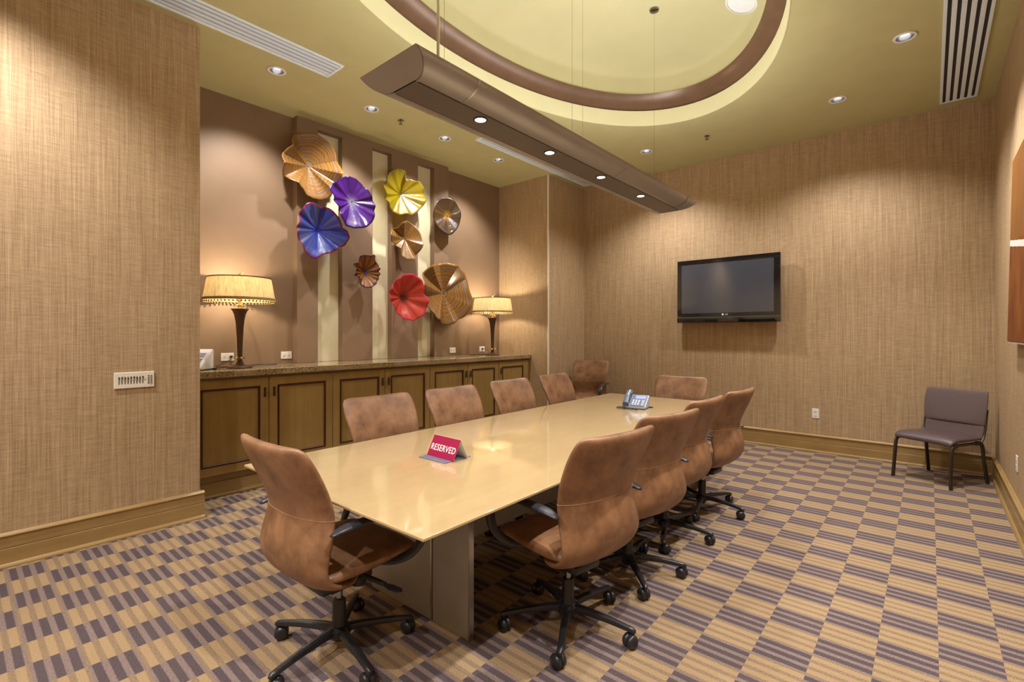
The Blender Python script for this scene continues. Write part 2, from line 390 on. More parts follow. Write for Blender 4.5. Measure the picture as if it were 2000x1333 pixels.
baseboard('baseboard_pier', (XP, YP), (-4.67, YP), (0,1), 'stained baseboard return at the niche corner')
baseboard('baseboard_far', (XC, YF), (XR, YF), (0,-1), 'stained baseboard below the television')
baseboard('baseboard_column', (XC, YC), (XC, YF), (1,0), 'stained baseboard of the column', (.026, 0))
baseboard('baseboard_right', (XR, YF), (XR, YB), (-1,0), 'stained baseboard below the painting')

# art panel with three cream slots on the niche wall
PX = -5.16; PZ0 = 1.10; SL = [(2.69, 2.985), (3.388, 3.668), (4.083, 4.364)]; STOP = 3.69
bm = B()
ys = [2.455] + [v for s in SL for v in s] + [4.622]
for i in range(0, 8, 2): box(bm, XN, PX, ys[i], ys[i+1], PZ0, STOP)
box(bm, XN, PX, 2.455, 4.622, STOP, H)
art = struct(mk('wall_art_panel', bm, M['brown']), 'brown raised panel with three tall slots behind the glass')
for a, b in SL: mk('slot_back', bx(XN, XN+.012, a, b, PZ0, STOP), M['cream'], art)

# ------------------------------------------------------------ recessed lights
def spot(name, parent, loc, watts, size=105, blend=.7, rot=(0,0,0), col=NEUT, r=.04):
    d = bpy.data.lights.new(name, 'SPOT'); d.energy = watts; d.spot_size = R(size); d.spot_blend = blend; d.color = col; d.shadow_soft_size = r
    o = bpy.data.objects.new(name, d); C.objects.link(o); o.parent = parent; o.location = loc; o.rotation_euler = rot; return o
bm = B(); lathe(bm, [(.0545,.0), (.075,.0), (.078,-.004), (.074,-.009), (.058,-.009), (.0545,-.002), (.0545,.0)], 28); ME_ring = newmesh('trim_ring', bm, M['ring'], True)
bm = B(); lathe(bm, [(.0545,-.006), (.050,.030), (.046,.070), (.0005,.070)], 24); ME_baf = newmesh('baffle', bm, M['baffle'], True)
bm = B(); lathe(bm, [(.0005,-.008), (.022,-.007), (.031,-.003), (.034,.010), (.026,.028), (.0005,.03)], 20); ME_bulb = newmesh('bulb', bm, M['bulb'], True)
def can(x, y, label, watts, tilt=0, group=None, size=132):
    t = thing('recessed_light', label, 'ceiling light', (x, y, H), 0, group)
    obj('trim_ring', ME_ring, t); obj('baffle', ME_baf, t, (0,0,-.001)); obj('bulb', ME_bulb, t, (.0,0,.022), (0, tilt*.6, 0))
    spot('can_light', t, (0,0,-.02), watts, size, .75, (0, tilt, 0)); return t
for i, y in enumerate((1.92, 2.89, 3.90, 4.86)):
    can(-4.42, y, ['recessed ceiling light before the niche, nearest the grasscloth pier', 'recessed ceiling light before the niche, beside the sprinkler head', 'recessed ceiling light before the niche, past the sprinkler head', 'recessed ceiling light before the niche, nearest the column'][i], NICHE_W, R(26), 'accent lights before the niche', 92)
can(-2.77, 5.88, 'recessed ceiling light near the column end of the far wall', CAN_W*.6)
can(-.70, 5.82, 'recessed ceiling light between television and long slotted vent', CAN_W*.5)
can(-.15, 4.94, 'recessed ceiling light beside the dark slotted vent', CAN_W*.85, 0, None, 100)
for (x, y), lb in zip(CANS[7:], ('added unseen ceiling light beside the dark slotted vent, level with the middle of the table', 'added unseen ceiling light beside the dark slotted vent, toward the back wall', 'added unseen ceiling light before the grasscloth pier with the control panel', 'added unseen ceiling light midway along the back wall', 'added unseen ceiling light in the corner of back wall and painting wall')):
    can(x, y, lb, CAN_W, 0, 'added fill lights out of view', 108 if x > -.6 else 132)  # invented cans out of view, added to even out the room brightness

# sprinkler heads
bm = B(); lathe(bm, [(.0005,0), (.032,0), (.034,-.004), (.022,-.008), (.012,-.010), (.010,-.022), (.0005,-.022)], 18)
for s in (-1, 1): tube(bm, [(s*.010,0,-.010), (s*.014,0,-.024), (s*.004,0,-.040)], .0025, 6)
lathe(bm, [(.0005,-.040), (.020,-.040), (.020,-.043), (.0005,-.043)], 14); ME_spr = newmesh('sprinkler_head', bm, M['chrome'], True)
tag(obj('sprinkler_head', ME_spr, None, (-4.42, 3.26, H)), 'small metal sprinkler head on the ceiling before the niche', 'sprinkler')
tag(obj('sprinkler_head', ME_spr, None, (-2.01, 5.89, H)), 'small metal sprinkler head on the ceiling before the far wall', 'sprinkler')

# linear vents
def vent(x0, x1, y0, y1, label, nb, bar, dark):
    t = thing('linear_vent', label, 'air vent', ((x0+x1)/2, (y0+y1)/2, H)); hx, hy = (x1-x0)/2, (y1-y0)/2
    bm = B(); fr = .022
    box(bm, -hx, -hx+fr, -hy, hy, -.012, 0, .002, 1); box(bm, hx-fr, hx, -hy, hy, -.012, 0, .002, 1)
    box(bm, -hx+fr, hx-fr, -hy, -hy+.02, -.012, 0); box(bm, -hx+fr, hx-fr, hy-.02, hy, -.012, 0); mk('vent_frame', bm, M['ventw'], t)
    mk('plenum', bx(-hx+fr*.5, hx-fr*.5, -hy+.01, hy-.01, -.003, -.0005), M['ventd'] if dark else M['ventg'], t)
    W = x1-x0-2*fr; sw = (W-(nb-1)*bar)/nb; me = newmesh('blade', bx(-bar/2, bar/2, -hy+.02, hy-.02, -.010, -.003, .002, 1), M['ventw'])
    for k in range(nb-1): obj('blade', me, t, (-hx+fr+sw*(k+1)+bar*(k+.5), 0, 0), (0, 0, 0) if dark else (0, R(12), 0))
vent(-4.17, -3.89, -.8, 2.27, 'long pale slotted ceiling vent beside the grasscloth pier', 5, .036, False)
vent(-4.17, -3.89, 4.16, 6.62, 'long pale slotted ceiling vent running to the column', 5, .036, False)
vent(.075, .355, 1.2, 6.61, 'long ceiling vent with dark slots beside the painting wall', 5, .030, True)

# dome speaker
sx, sy, e_ = -1.24, 4.52, .10
nrm = Vector((-(dome_z(sx+e_, sy)-dome_z(sx-e_, sy))/(2*e_), -(dome_z(sx, sy+e_)-dome_z(sx, sy-e_))/(2*e_), 1)).normalized()
t = thing('ceiling_speaker', 'round white speaker grille in the oval dome', 'speaker', Vector((sx, sy, dome_z(sx, sy)))-nrm*.022); t.rotation_euler = nrm.to_track_quat('Z', 'Y').to_euler()
bm = B(); lathe(bm, [(.0005,-.010), (.10,-.010), (.118,-.006), (.122,.030), (.0005,.030)], 32); mk('grille', bm, M['speaker'], t, smooth=True)
bm = B(); lathe(bm, [(.120,-.008), (.134,-.004), (.136,.030), (.120,.030)], 32); mk('rim', bm, M['ring'], t, smooth=True)

# ------------------------------------------------------------ pendant beam
PXC = -1.93
t = thing('pendant_light', 'long bronze trough pendant light hung over the table', 'pendant light', (PXC, 3.04, 2.615))
hw, fw, hb, L0, L1 = .222, .090, .078, -1.70, 1.69; mit = .10
def sec(f):   # f 0 bottom ... 1 top edge, right side
    a = f*PI/2; return fw + (hw-fw)*math.sin(a)**1.05, hb*(1-math.cos(a))
prof = [sec(k/10) for k in range(11)]
right = [(x, z) for x, z in prof]; left = [(-x, z) for x, z in reversed(prof)]
poly = left + right
def beam_ring(e, inset=0):
    out = []
    for x, z in poly:
        yy = (L0 + mit*(1-z/hb)) if e == 0 else (L1 - mit*(1-z/hb)*.9)
        out.append(Vector((x*(1-inset), yy + (inset*.2 if e == 0 else -inset*.2), z + inset*.05)))
    return out
bm = B(); o0, o1, i0, i1 = beam_ring(0), beam_ring(1), beam_ring(0, .05), beam_ring(1, .05)
loft(bm, [i0, o0, o1, i1], caps=False, closed=False); loft(bm, [i0, i1], caps=False, closed=False)
mk('trough', bm, M['bronze'], t, smooth=True)
for e in (0, 1):
    bm = B(); vs = [bm.verts.new(p) for p in beam_ring(e)]; bm.faces.new(vs)
    r = bmesh.ops.extrude_face_region(bm, geom=list(bm.faces))
    for v in [g for g in r['geom'] if isinstance(g, bmesh.types.BMVert)]: v.co.y += .008 if e == 0 else -.008
    mk('end_plate', bm, M['bronze'], t)
for y in (-1.30, .27, 1.45):
    bm = B(); k = 1.004
    loft(bm, [[Vector((x*k, y+d, z-.0012)) for x, z in poly] for d in (-.004, .004)], caps=False, closed=False); mk('seam', bm, M['steel'] if y != 1.45 else M['bronzed'], t)
mk('underside_shade', bx(-.084, .084, L0+mit+.012, L1-mit-.012, -.002, .003), M['bronzeshade'], t)  # thin darker sheet that paints the shade of the flat underside
for x in (-.088, .088): mk('groove', bx(x-.003, x+.003, L0+mit+.02, L1-mit-.02, -.0015, .002), M['bronzed'], t)
bm = B(); lathe(bm, [(.0005,-.002), (.030,-.002), (.032,.004), (.0005,.004)], 22); ME_dl = newmesh('downlight', bm, M['bulb'], True)
bm = B(); lathe(bm, [(.031,.001), (.031,-.004), (.040,-.002), (.040,.001)], 22); ME_dr = newmesh('downlight_ring', bm, M['bronzed'], True)
for y in (-1.10, -.45, .21, .88):
    d = obj('downlight', ME_dl, t, (.03, y, -.003)); obj('downlight_ring', ME_dr, d)
    spot('pendant_spot', d, (0,0,-.012), PEND_W, 110, .8, col=NEUT, r=.03)
mk('lamp_tray', bx(-.185, .185, L0+.10, L1-.10, hb-.020, hb-.016), M['ring'], t)
ad = bpy.data.lights.new('pendant_uplight', 'AREA'); ad.shape = 'RECTANGLE'; ad.size = .34; ad.size_y = 3.1; ad.energy = UP_W; ad.color = NEUT
ao = bpy.data.objects.new('pendant_uplight', ad); C.objects.link(ao); ao.parent = t; ao.location = (0, 0, hb-.010); ao.rotation_euler = (PI, 0, 0)
for y in (1.70, 2.90, 3.04, 4.26):
    zt = dome_z(PXC, y)
    cb = mk('suspension_cable', tube(B(), [(0,0,hb-.016), (0,0,zt-2.615-.004)], .0010, 6), M['chrome'], t, (0, y-3.04, 0))
    bm = B(); lathe(bm, [(.0005,-.022), (.012,-.022), (.040,-.014), (.046,.0), (.0005,.0)], 20); mk('canopy', bm, M['chrome'], cb, (0,0,zt-2.615), smooth=True)
mk('power_conduit', tube(B(), [(.02,0,hb-.016), (.012,.01,.8), (-.03,.03,dome_z(PXC,1.73)-2.615)], .008, 8), M['steel'], t, (0, 1.64-3.04, 0), smooth=True)

# ------------------------------------------------------------ cabinets and worktop
DX = -4.64; DY = [1.31, 1.945, 2.58, 3.21, 3.855, 4.50, 5.105, 5.735]; Z0, Z1 = .20, 1.035
bm = B(); box(bm, -.006, .006, -.042, .042, -.004, .0, .002, 1)
for z in (-.040, .0, .040): bmesh.ops.create_icosphere(bm, subdivisions=1, radius=.008 if z else .010, matrix=Matrix.Translation((.024, 0, z)))
tube(bm, [(.024,0,-.040), (.024,0,.040)], .005, 8); tube(bm, [(0,0,.022),(.024,0,.022)], .004, 6); tube(bm, [(0,0,-.022),(.024,0,-.022)], .004, 6)
bm.verts.ensure_lookup_table()
bm2 = B(); tube(bm2, [(.024,0,-.045), (.024,0,-.030), (.024,0,-.012), (.026,0,0), (.024,0,.012), (.024,0,.030), (.024,0,.045)], [.007,.004,.005,.010,.005,.004,.007], 8)
tube(bm2, [(.0,0,.022), (.024,0,.022)], .004, 6); tube(bm2, [(.0,0,-.022), (.024,0,-.022)], .004, 6); box(bm2, 0, .003, -.008, .008, -.045, .045, .001, 1); bm.free()
ME_hand = newmesh('handle', bm2, M['darkbronze'], True)
bm = B(); lathe(bm, [(.0005,.006), (.007,.006), (.008,0), (.0005,0)], 12); ME_lock = newmesh('lock', bm, M['gold'], True)
def door(par, y0, y1, hinge):
    g = .003; a, b = y0+g, y1-g; st = .075; rl = .075
    d = bpy.data.objects.new('door', None); C.objects.link(d); d.parent = par
    bm = B()
    box(bm, DX-.022, DX, a, a+st, Z0, Z1-.02, .002, 1); box(bm, DX-.022, DX, b-st, b, Z0, Z1-.02, .002, 1)
    box(bm, DX-.022, DX, a+st, b-st, Z1-.02-rl, Z1-.02, .002, 1); box(bm, DX-.022, DX, a+st, b-st, Z0, Z0+rl, .002, 1)
    mk('door_frame', bm, M['cabwood'], d)
    mk('door_panel', bx(DX-.020, DX-.010, a+st-.005, b-st+.005, Z0+rl-.005, Z1-.015-rl), M['cabwood'], d)
    bm = B(); k = .016; ia, ib, iz0, iz1 = a+st, b-st, Z0+rl, Z1-.02-rl
    box(bm, DX-.011, DX+.003, ia, ia+k, iz0, iz1, .002, 1); box(bm, DX-.011, DX+.003, ib-k, ib, iz0, iz1, .002, 1)
    box(bm, DX-.011, DX+.003, ia+k, ib-k, iz1-k, iz1, .002, 1); box(bm, DX-.011, DX+.003, ia+k, ib-k, iz0, iz0+k, .002, 1)
    mk('bead_moulding', bm, M['bead'], d)
    hy = b-.035 if hinge == 'L' else a+.042
    obj('handle', ME_hand, d, (DX, hy, Z1-.155))
    if hinge == 'R': obj('lock', ME_lock, d, (DX, a+.016, Z1-.06), (0, PI/2, 0))
cabl = ['wooden base cabinet with two doors below the lamp and white desk telephone', 'wooden base cabinet with two doors below the blue and purple glass', 'wooden base cabinet with two doors below the coral red glass', 'single door end of the wooden base cabinets, against the column']
for i, (j0, j1) in enumerate(((0,2),(2,4),(4,6),(6,7))):
    y0, y1 = DY[j0], DY[j1]
    t = thing('base_cabinet', cabl[i], 'cabinet', (0, 0, 0), 0, 'base cabinets under the granite')
    lo = YP+.002 if i == 0 else y0; hi = YC-.002 if i == 3 else y1
    bm = B(); box(bm, XN+.001, DX-.023, lo+.0005, hi-.0005, .19, 1.0375); box(bm, XN+.001, -4.715, lo+.0005, hi-.0005, 0, .19); mk('carcass', bm, M['cabwood'], t)
    if i == 3: mk('filler', bx(DX-.023, DX-.002, y1, hi, Z0, Z1-.02), M['cabwood'], t)
    mk('toe_board', bx(-4.714, -4.70, lo+.03 if i == 0 else lo+.0005, hi-.0005, 0, .125), M['trimwood'], t)
    bm = B(); loft(bm, [[Vector((-4.70+u, yy, z)) for u, z in ((0,0),(.022,0),(.022,.012),(.014,.024),(0,.028))] for yy in (lo+.03 if i == 0 else lo+.0005, hi-.0005)]); mk('shoe_moulding', bm, M['trimwood'], t)
    if i < 3: door(t, DY[j0], DY[j0+1], 'L'); door(t, DY[j0+1], DY[j1], 'R')
    else: door(t, DY[6], DY[7], 'R')
tag(mk('worktop', bx(XN+.002, -4.60, YP+.003, YC-.003, 1.039, 1.098, .006, 2), M['granite']), 'long polished brown granite worktop over the wooden cabinets', 'worktop')
ZT = 1.098

# ------------------------------------------------------------ table lamps
def lamp(y, label, x=-4.93):
    t = thing('table_lamp', label, 'lamp', (x, y, ZT), 0, 'trumpet lamps on the granite')
    bm = B(); lathe(bm, [(.0005,.0), (.108,.0), (.110,.006), (.100,.014), (.060,.022), (.034,.034), (.024,.055), (.020,.075), (.0005,.076)], 32); mk('base', bm, M['darkbronze'], t, smooth=True)
    def leaf(n, r0, r1, z, up, name, s):
        for k in range(n):
            a = k*2*PI/n; d = Vector((math.cos(a), math.sin(a), 0)); q = Vector((-d.y, d.x, 0)); bm = B(); rows = []
            for i in range(6):
                f = i/5; wd = s*math.sin(PI*(f*.85+.12))*.5; p = d*(r0+(r1-r0)*f) + Vector((0,0,z+up*math.sin(f*PI*.8)-.012*f*f))
                rows.append([p-q*wd+Vector((0,0,-.004)), p+Vector((0,0,.003)), p+q*wd+Vector((0,0,-.004))])
            loft(bm, rows, caps=False, closed=False); bmesh.ops.solidify(bm, geom=list(bm.faces), thickness=.002); mk(name, bm, M['gold'], t, smooth=True)
    leaf(6, .014, .062, .075, .030, 'base_leaf', .034)
    bm = B(); lathe(bm, [(.0005,.070), (.019,.070), (.021,.12), (.025,.25), (.031,.36), (.038,.44), (.050,.50), (.064,.535), (.076,.548), (.076,.553), (.060,.555), (.0005,.552)], 28); mk('stem', bm, M['darkbronze'], t, smooth=True)
    leaf(6, .012, .052, .575, .022, 'collar_leaf', .030)
    bm = B(); lathe(bm, [(.0005,.552), (.020,.553), (.012,.575), (.012,.62), (.020,.63), (.020,.67), (.0005,.67)], 16); mk('socket', bm, M['gold'], t, smooth=True)
    bm = B(); bmesh.ops.create_uvsphere(bm, u_segments=14, v_segments=10, radius=.030, matrix=Matrix.Translation((0,0,.705))); mk('bulb', bm, M['bulbwarm'], t, smooth='all')
    n = 72; prof = [(.300,.628), (.294,.66), (.282,.73), (.270,.80), (.262,.838)]
    bm = B(); rings = [[Vector(((r+(.0035 if k%2 else 0))*math.cos(k*2*PI/n), (r+(.0035 if k%2 else 0))*math.sin(k*2*PI/n), z)) for k in range(n)] for r, z in prof]
    loft(bm, rings, caps=False); bmesh.ops.solidify(bm, geom=list(bm.faces), thickness=.002); sh = mk('shade', bm, M['shade'], t, smooth=True)
    bm = B(); lathe(bm, [(.261,.836), (.269,.836), (.269,.845), (.261,.845), (.261,.836)], 48); mk('top_binding', bm, M['darkbronze'], sh)
    bm = B(); lathe(bm, [(.301,.628), (.309,.630), (.306,.652), (.298,.652), (.301,.628)], 48)
    for k in range(60):
        a = k*2*PI/60; bmesh.ops.create_icosphere(bm, subdivisions=1, radius=.009, matrix=Matrix.Translation((.304*math.cos(a), .304*math.sin(a), .617)))
    mk('bead_fringe', bm, M['fringe'], sh)
    bm = B(); tube(bm, [(0,0,.66), (.0,.05,.70), (0,.05,.80), (0,0,.842)], .003, 6); tube(bm, [(0,0,.66), (.0,-.05,.70), (0,-.05,.80), (0,0,.842)], .003, 6)
    for k in range(3): a = k*2*PI/3; tube(bm, [(0,0,.836), (.262*math.cos(a), .262*math.sin(a), .836)], .002, 6)
    mk('harp', bm, M['gold'], t)
    bm = B(); lathe(bm, [(.0005,.840), (.012,.842), (.006,.852), (.008,.862), (.016,.870), (.012,.884), (.0005,.890)], 12); tube(bm, [(0,0,.868), (.014,.012,.885), (.028,.022,.898)], [.006,.005,.002], 6); mk('finial', bm, M['gold'], t, smooth=True)
    d = bpy.data.lights.new('lamp_bulb', 'POINT'); d.energy = LAMP_W; d.color = WARM; d.shadow_soft_size = .035
    o = bpy.data.objects.new('lamp_bulb', d); C.objects.link(o); o.parent = t; o.location = (0, 0, .76)
    return t
lamp(1.80, 'trumpet table lamp with pleated cream shade beside the white desk telephone')
lamp(5.29, 'trumpet table lamp with pleated cream shade beside the column')
def cordobj(pts, label, m=5):
    tag(mk('power_cord', tube(B(), catmull(pts, m), .0034, 6), M['cord'], smooth=True), label, 'cord')
cordobj([(XN+.02,1.84,1.19), (XN+.07,1.80,1.155), (XN+.10,1.70,1.115), (XN+.13,1.66,1.103), (XN+.19,1.74,1.102), (XN+.12,1.95,1.102), (XN+.09,2.10,1.103), (XN+.11,2.22,1.103), (XN+.15,2.20,1.102), (XN+.13,2.05,1.107), (-5.04,1.87,1.102)], 'dark lamp cord plugged in beside the white desk telephone')
cordobj([(XN+.02,5.40,1.18), (XN+.06,5.45,1.17), (XN+.13,5.42,1.12), (XN+.14,5.30,1.103), (XN+.12,5.10,1.103), (XN+.16,4.98,1.103), (XN+.20,5.02,1.103), (XN+.18,5.12,1.107), (-5.05,5.24,1.102)], 'dark lamp cord plugged in beside the column')

# ------------------------------------------------------------ outlets
def outlet(loc, rz, wide, label, nrec=2, tall=False):
    t = thing('wall_outlet', label, 'outlet', loc, rz)       # local: plate in xz plane, facing -y
    w, h = (.116, .078) if wide else ((.072, .116) if tall else (.11, .08))
    mk('cover_plate', bx(-w/2, w/2, -.006, 0, -h/2, h/2, .0025, 2), M['white'], t)
    for k in range(nrec):
        p = (k-(nrec-1)/2)*.046; x, z = (0, p) if tall else (p, 0)
        rcp = mk('receptacle', bx(x-.016, x+.016, -.0085, -.006, z-.014, z+.014, .002, 1), M['white'], t)
        bm = B(); box(bm, x-.008, x-.005, -.0092, -.0084, z-.002, z+.008); box(bm, x+.005, x+.008, -.0092, -.0084, z-.002, z+.008); box(bm, x-.002, x+.002, -.0092, -.0084, z-.010, z-.005)
        mk('slots', bm, M['slot'], rcp)
    return t
t = outlet((XN, 1.805, 1.187), PI/2, True, 'white wall outlet with lamp plug beside the white telephone')
mk('plug', tube(B(), [(.03,-.008,0), (.03,-.035,.004)], [.014,.010], 8), M['cord'], t)
outlet((XN, 2.385, 1.185), PI/2, True, 'white wall outlet beside the left edge of the art panel')
outlet((XN, 4.79, 1.175), PI/2, True, 'white wall outlet below the large amber glass near the second lamp')
t = outlet((XN, 5.40, 1.178), PI/2, False, 'white wall outlet with lamp plug beside the column', 1)
mk('plug', tube(B(), [(.0,-.008,0), (.0,-.035,.004)], [.014,.010], 8), M['cord'], t)
outlet((-1.037, YF, .46), 0, False, 'white wall outlet below the television', 2, True)
outlet((XR, 5.14, .46), -PI/2, False, 'white wall outlet below the painting', 2, True)

# slider control panel on the pier
t = thing('control_panel', 'ivory wall panel with nine sliders and small dark buttons', 'control panel', (XP, .863, 1.091), PI/2)
mk('cover_plate', bx(-.115, .115, -.012, 0, -.056, .056, .004, 2), M['offwhite'], t)
for k in range(9):
    x = -.088+k*.0168
    s = mk('slider_slot', bx(x-.0026, x+.0026, -.0128, -.0119, -.026, .026), M['slot'], t); mk('slider_knob', bx(x-.0045, x+.0045, -.019, -.0128, .013+.004*math.sin(k*1.7), .022+.004*math.sin(k*1.7), .001, 1), M['slot'], s)
for i in range(2):
    for j in range(5): x = .080+i*.016; z = .026-j*.013; mk('button', bx(x-.006, x+.006, -.0145, -.012, z-.0028, z+.0028, .001, 1), M['slot'], t)
mk('arrow_mark', bx(.058, .068, -.0128, -.0119, -.0015, .0015), M['slot'], t)
mk('indicator', bx(.092, .098, -.0128, -.0119, -.042, -.039), M['slot'], t)

# ------------------------------------------------------------ blown glass plates
def plate(name, label, mat, cy, cz, outl, depth, nr, amp, tri=False, ph=0, rimx=-5.0, nth=120, nrho=14, gloss=True, thick=.006):
    kk = rimx/-5.0; outl = sorted((a, r*kk) for a, r in outl); cy, cz = cy*kk, 1.42+(cz-1.42)*kk
    def rad(a):
        for i in range(len(outl)):
            a0, r0 = outl[i]; a1, r1 = outl[(i+1) % len(outl)]
            if i == len(outl)-1: a1 += 360
            b = a if a >= outl[0][0] else a+360
            if a0 <= b <= a1:
                f = (b-a0)/(a1-a0+1e-9); f = f*f*(3-2*f); return r0+(r1-r0)*f
        return outl[0][1]
    cxx = rimx-depth; k = cxx/rimx; cyy = cy*k; czz = 1.42+(cz-1.42)*k
    t = thing(name, label, 'glass art', (cxx, cyy, czz), 0, 'blown glass plates on the niche wall')
    bm = B(); uv = bm.loops.layers.uv.new('UVMap'); grid = []; uvs = {}
    for i in range(nrho+1):
        rho = i/nrho; row = []
        for j in range(nth):
            a = j*360/nth-180; r = rad(a)
            py = cy + r*math.cos(R(a)) - cyy; pz = cz + r*math.sin(R(a)) - czz
            aw = R(a)+.22*math.sin(2*R(a)+ph)+.10*math.sin(3*R(a)+2*ph); s = math.sin(aw*nr+ph)
            if tri: s = math.asin(s)/(PI/2)*1.0
            s2 = s + .35*math.sin(R(a)*(nr*2+1)+ph*2)*(0 if tri else 1)
            x = depth*(rho**1.25) + amp*s2*(rho**1.3)*(1+.35*math.sin(R(a)*2+ph*3))
            v = bm.verts.new((x, py*rho, pz*rho)); row.append(v); uvs[v] = (rho*math.cos(R(a)), rho*math.sin(R(a)))
            if i == 0: break
        grid.append(row)
    for j in range(nth):
        f = bm.faces.new((grid[0][0], grid[1][j], grid[1][(j+1) % nth]))
        for i in range(1, nrho): bm.faces.new((grid[i][j], grid[i+1][j], grid[i+1][(j+1) % nth], grid[i][(j+1) % nth]))
    bm.verts.index_update()
    for f in bm.faces:
        for l in f.loops: l[uv].uv = uvs[l.vert]
    me = newmesh('glass', bm, mat, 'all' if not tri else True)
    if tri: me.set_sharp_from_angle(angle=R(9))
    g = obj('glass', me, t); md = g.modifiers.new('thickness', 'SOLIDIFY'); md.thickness = thick; md.offset = 0
    wallx = PX if 2.455 < cyy < 4.62 and not any(a < cyy < b for a, b in SL) else (XN+.012 if 2.455 < cyy < 4.62 else XN)
    bm = B(); tube(bm, [(wallx-cxx, 0, 0), (.012, 0, 0)], .008, 8); lathe(bm, [(.0005,0),(.0005,0)], 6) if False else None
    mk('wall_mount', bm, M['chrome'], t)
    return t
plate('glass_plate', 'large amber ribbed glass plate, highest of the wall cluster', M['amber'], 2.496, 3.196, [(-153,.285),(-140,.268),(-117,.245),(-102,.26),(-88,.318),(-76,.338),(-59,.364),(-49,.377),(-35,.346),(-16,.366),(-2,.382),(22,.39),(39,.405),(54,.386),(72,.368),(82,.363),(94,.343),(115,.326),(125,.298),(137,.243),(154,.255),(177,.271)], .11, 6, .042, True, .4, -5.02)
plate('glass_plate', 'purple fluted glass plate touching the largest amber one above', M['purple'], 3.007, 2.921, [(-178,.208),(-146,.182),(-120,.238),(-100,.289),(-76,.3),(-47,.325),(-31,.333),(-13,.316),(12,.303),(35,.282),(52,.27),(75,.284),(100,.283),(129,.268),(158,.282)], .10, 9, .012, False, .2, -4.90)
plate('glass_plate', 'cobalt blue fluted glass plate with a pinkish rim', M['blue'], 2.603, 2.529, [(-137,.244),(-113,.294),(-98,.313),(-71,.259),(-35,.286),(-17,.35),(-1,.38),(9,.368),(15,.304),(36,.304),(62,.301),(84,.264),(106,.3),(134,.261),(157,.212)], .11, 9, .012, False, 1.0)
plate('glass_plate', 'clear yellow folded glass plate with one raised lobe', M['yellow'], 3.687, 3.151, [(-175,.226),(-146,.23),(-124,.253),(-95,.257),(-72,.239),(-47,.293),(-28,.314),(-9,.374),(8,.405),(23,.4),(36,.376),(47,.293),(69,.224),(77,.329),(90,.322),(117,.29),(136,.265),(162,.244)], .12, 8, .016, False, .5)
plate('glass_plate', 'round smoky brown glass plate with an amber centre', M['smoke'], 4.455, 3.021, [(-149,.243),(-117,.242),(-79,.255),(-48,.232),(0,.247),(30,.267),(63,.276),(102,.254),(138,.242),(175,.245)], .05, 3, .008, False, .1, -5.02)
plate('glass_plate', 'small amber ribbed glass plate below the yellow one', M['amber'], 3.748, 2.608, [(-166,.211),(-149,.156),(-111,.137),(-99,.23),(-79,.266),(-61,.283),(-34,.276),(-5,.269),(21,.274),(47,.261),(75,.242),(104,.2),(128,.159),(153,.203),(174,.23)], .09, 4, .045, True, 1.2)
plate('glass_plate', 'smallest glass plate, scalloped in amber and violet', M['rust'], 3.181, 2.129, [(-162,.128),(-138,.094),(-109,.153),(-82,.179),(-58,.191),(-21,.192),(5,.203),(34,.221),(47,.203),(61,.254),(71,.217),(89,.208),(107,.199),(125,.132),(153,.171),(165,.105)], .09, 12, .012, False, .3)
plate('glass_plate', 'coral red fluted glass plate', M['red'], 3.706, 1.866, [(-174,.176),(-135,.164),(-102,.217),(-79,.276),(-49,.353),(-29,.398),(-16,.419),(2,.417),(10,.374),(21,.388),(35,.395),(56,.364),(80,.306),(97,.251),(139,.199),(168,.19)], .11, 8, .012, False, .7, -4.92)
plate('glass_plate', 'large amber ribbed glass plate beside the coral red one', M['amber'], 4.382, 1.959, [(-149,.319),(-124,.321),(-109,.373),(-87,.415),(-74,.442),(-54,.439),(-36,.507),(-9,.547),(9,.514),(31,.554),(52,.467),(74,.435),(99,.402),(124,.418),(142,.413),(160,.362),(180,.313)], .10, 6, .048, True, 2.0, -5.02)

# ------------------------------------------------------------ conference table
TX, TY, TRZ, TT = -2.012, 2.972, R(.95), .74
t = thing('conference_table', 'long maple conference table on grey metal panel legs', 'table', (TX, TY, 0), TRZ)
hwid, hlen = .712, 1.958
bm = B(); box(bm, -hwid, hwid, -hlen, hlen, TT-.012, TT, .003, 2); mk('tabletop', bm, M['maple'], t)
rings = []
for z, i in ((TT-.0125, .006), (TT-.040, .085)): rings.append([Vector((sx*(hwid-i), sy*(hlen-i), z)) for sx, sy in ((-1,-1),(1,-1),(1,1),(-1,1))])
bm = B(); loft(bm, rings); mk('bevelled_underside', bm, M['maple'], t)
for sy in (-1, 1):
    y = sy*1.40
    for x0, x1 in ((-.385, .115), (.128, .375)):
        mk('leg_panel', bx(x0, x1, y-.012, y+.012, .0, TT-.042, .002, 1), M['grey'], t)
    mk('panel_edge', bx(.377, .386, y-.014, y+.014, 0, TT-.042), M['steel'], t); mk('panel_edge', bx(.117, .126, y-.018, y+.010, 0, TT-.042), M['steel'], t)
mk('spine_panel', bx(-.01, .012, -1.38, 1.38, .25, TT-.042), M['grey'], t)
def ontable(px, py): c, s = math.cos(TRZ), math.sin(TRZ); return (TX+px*c-py*s, TY+px*s+py*c)

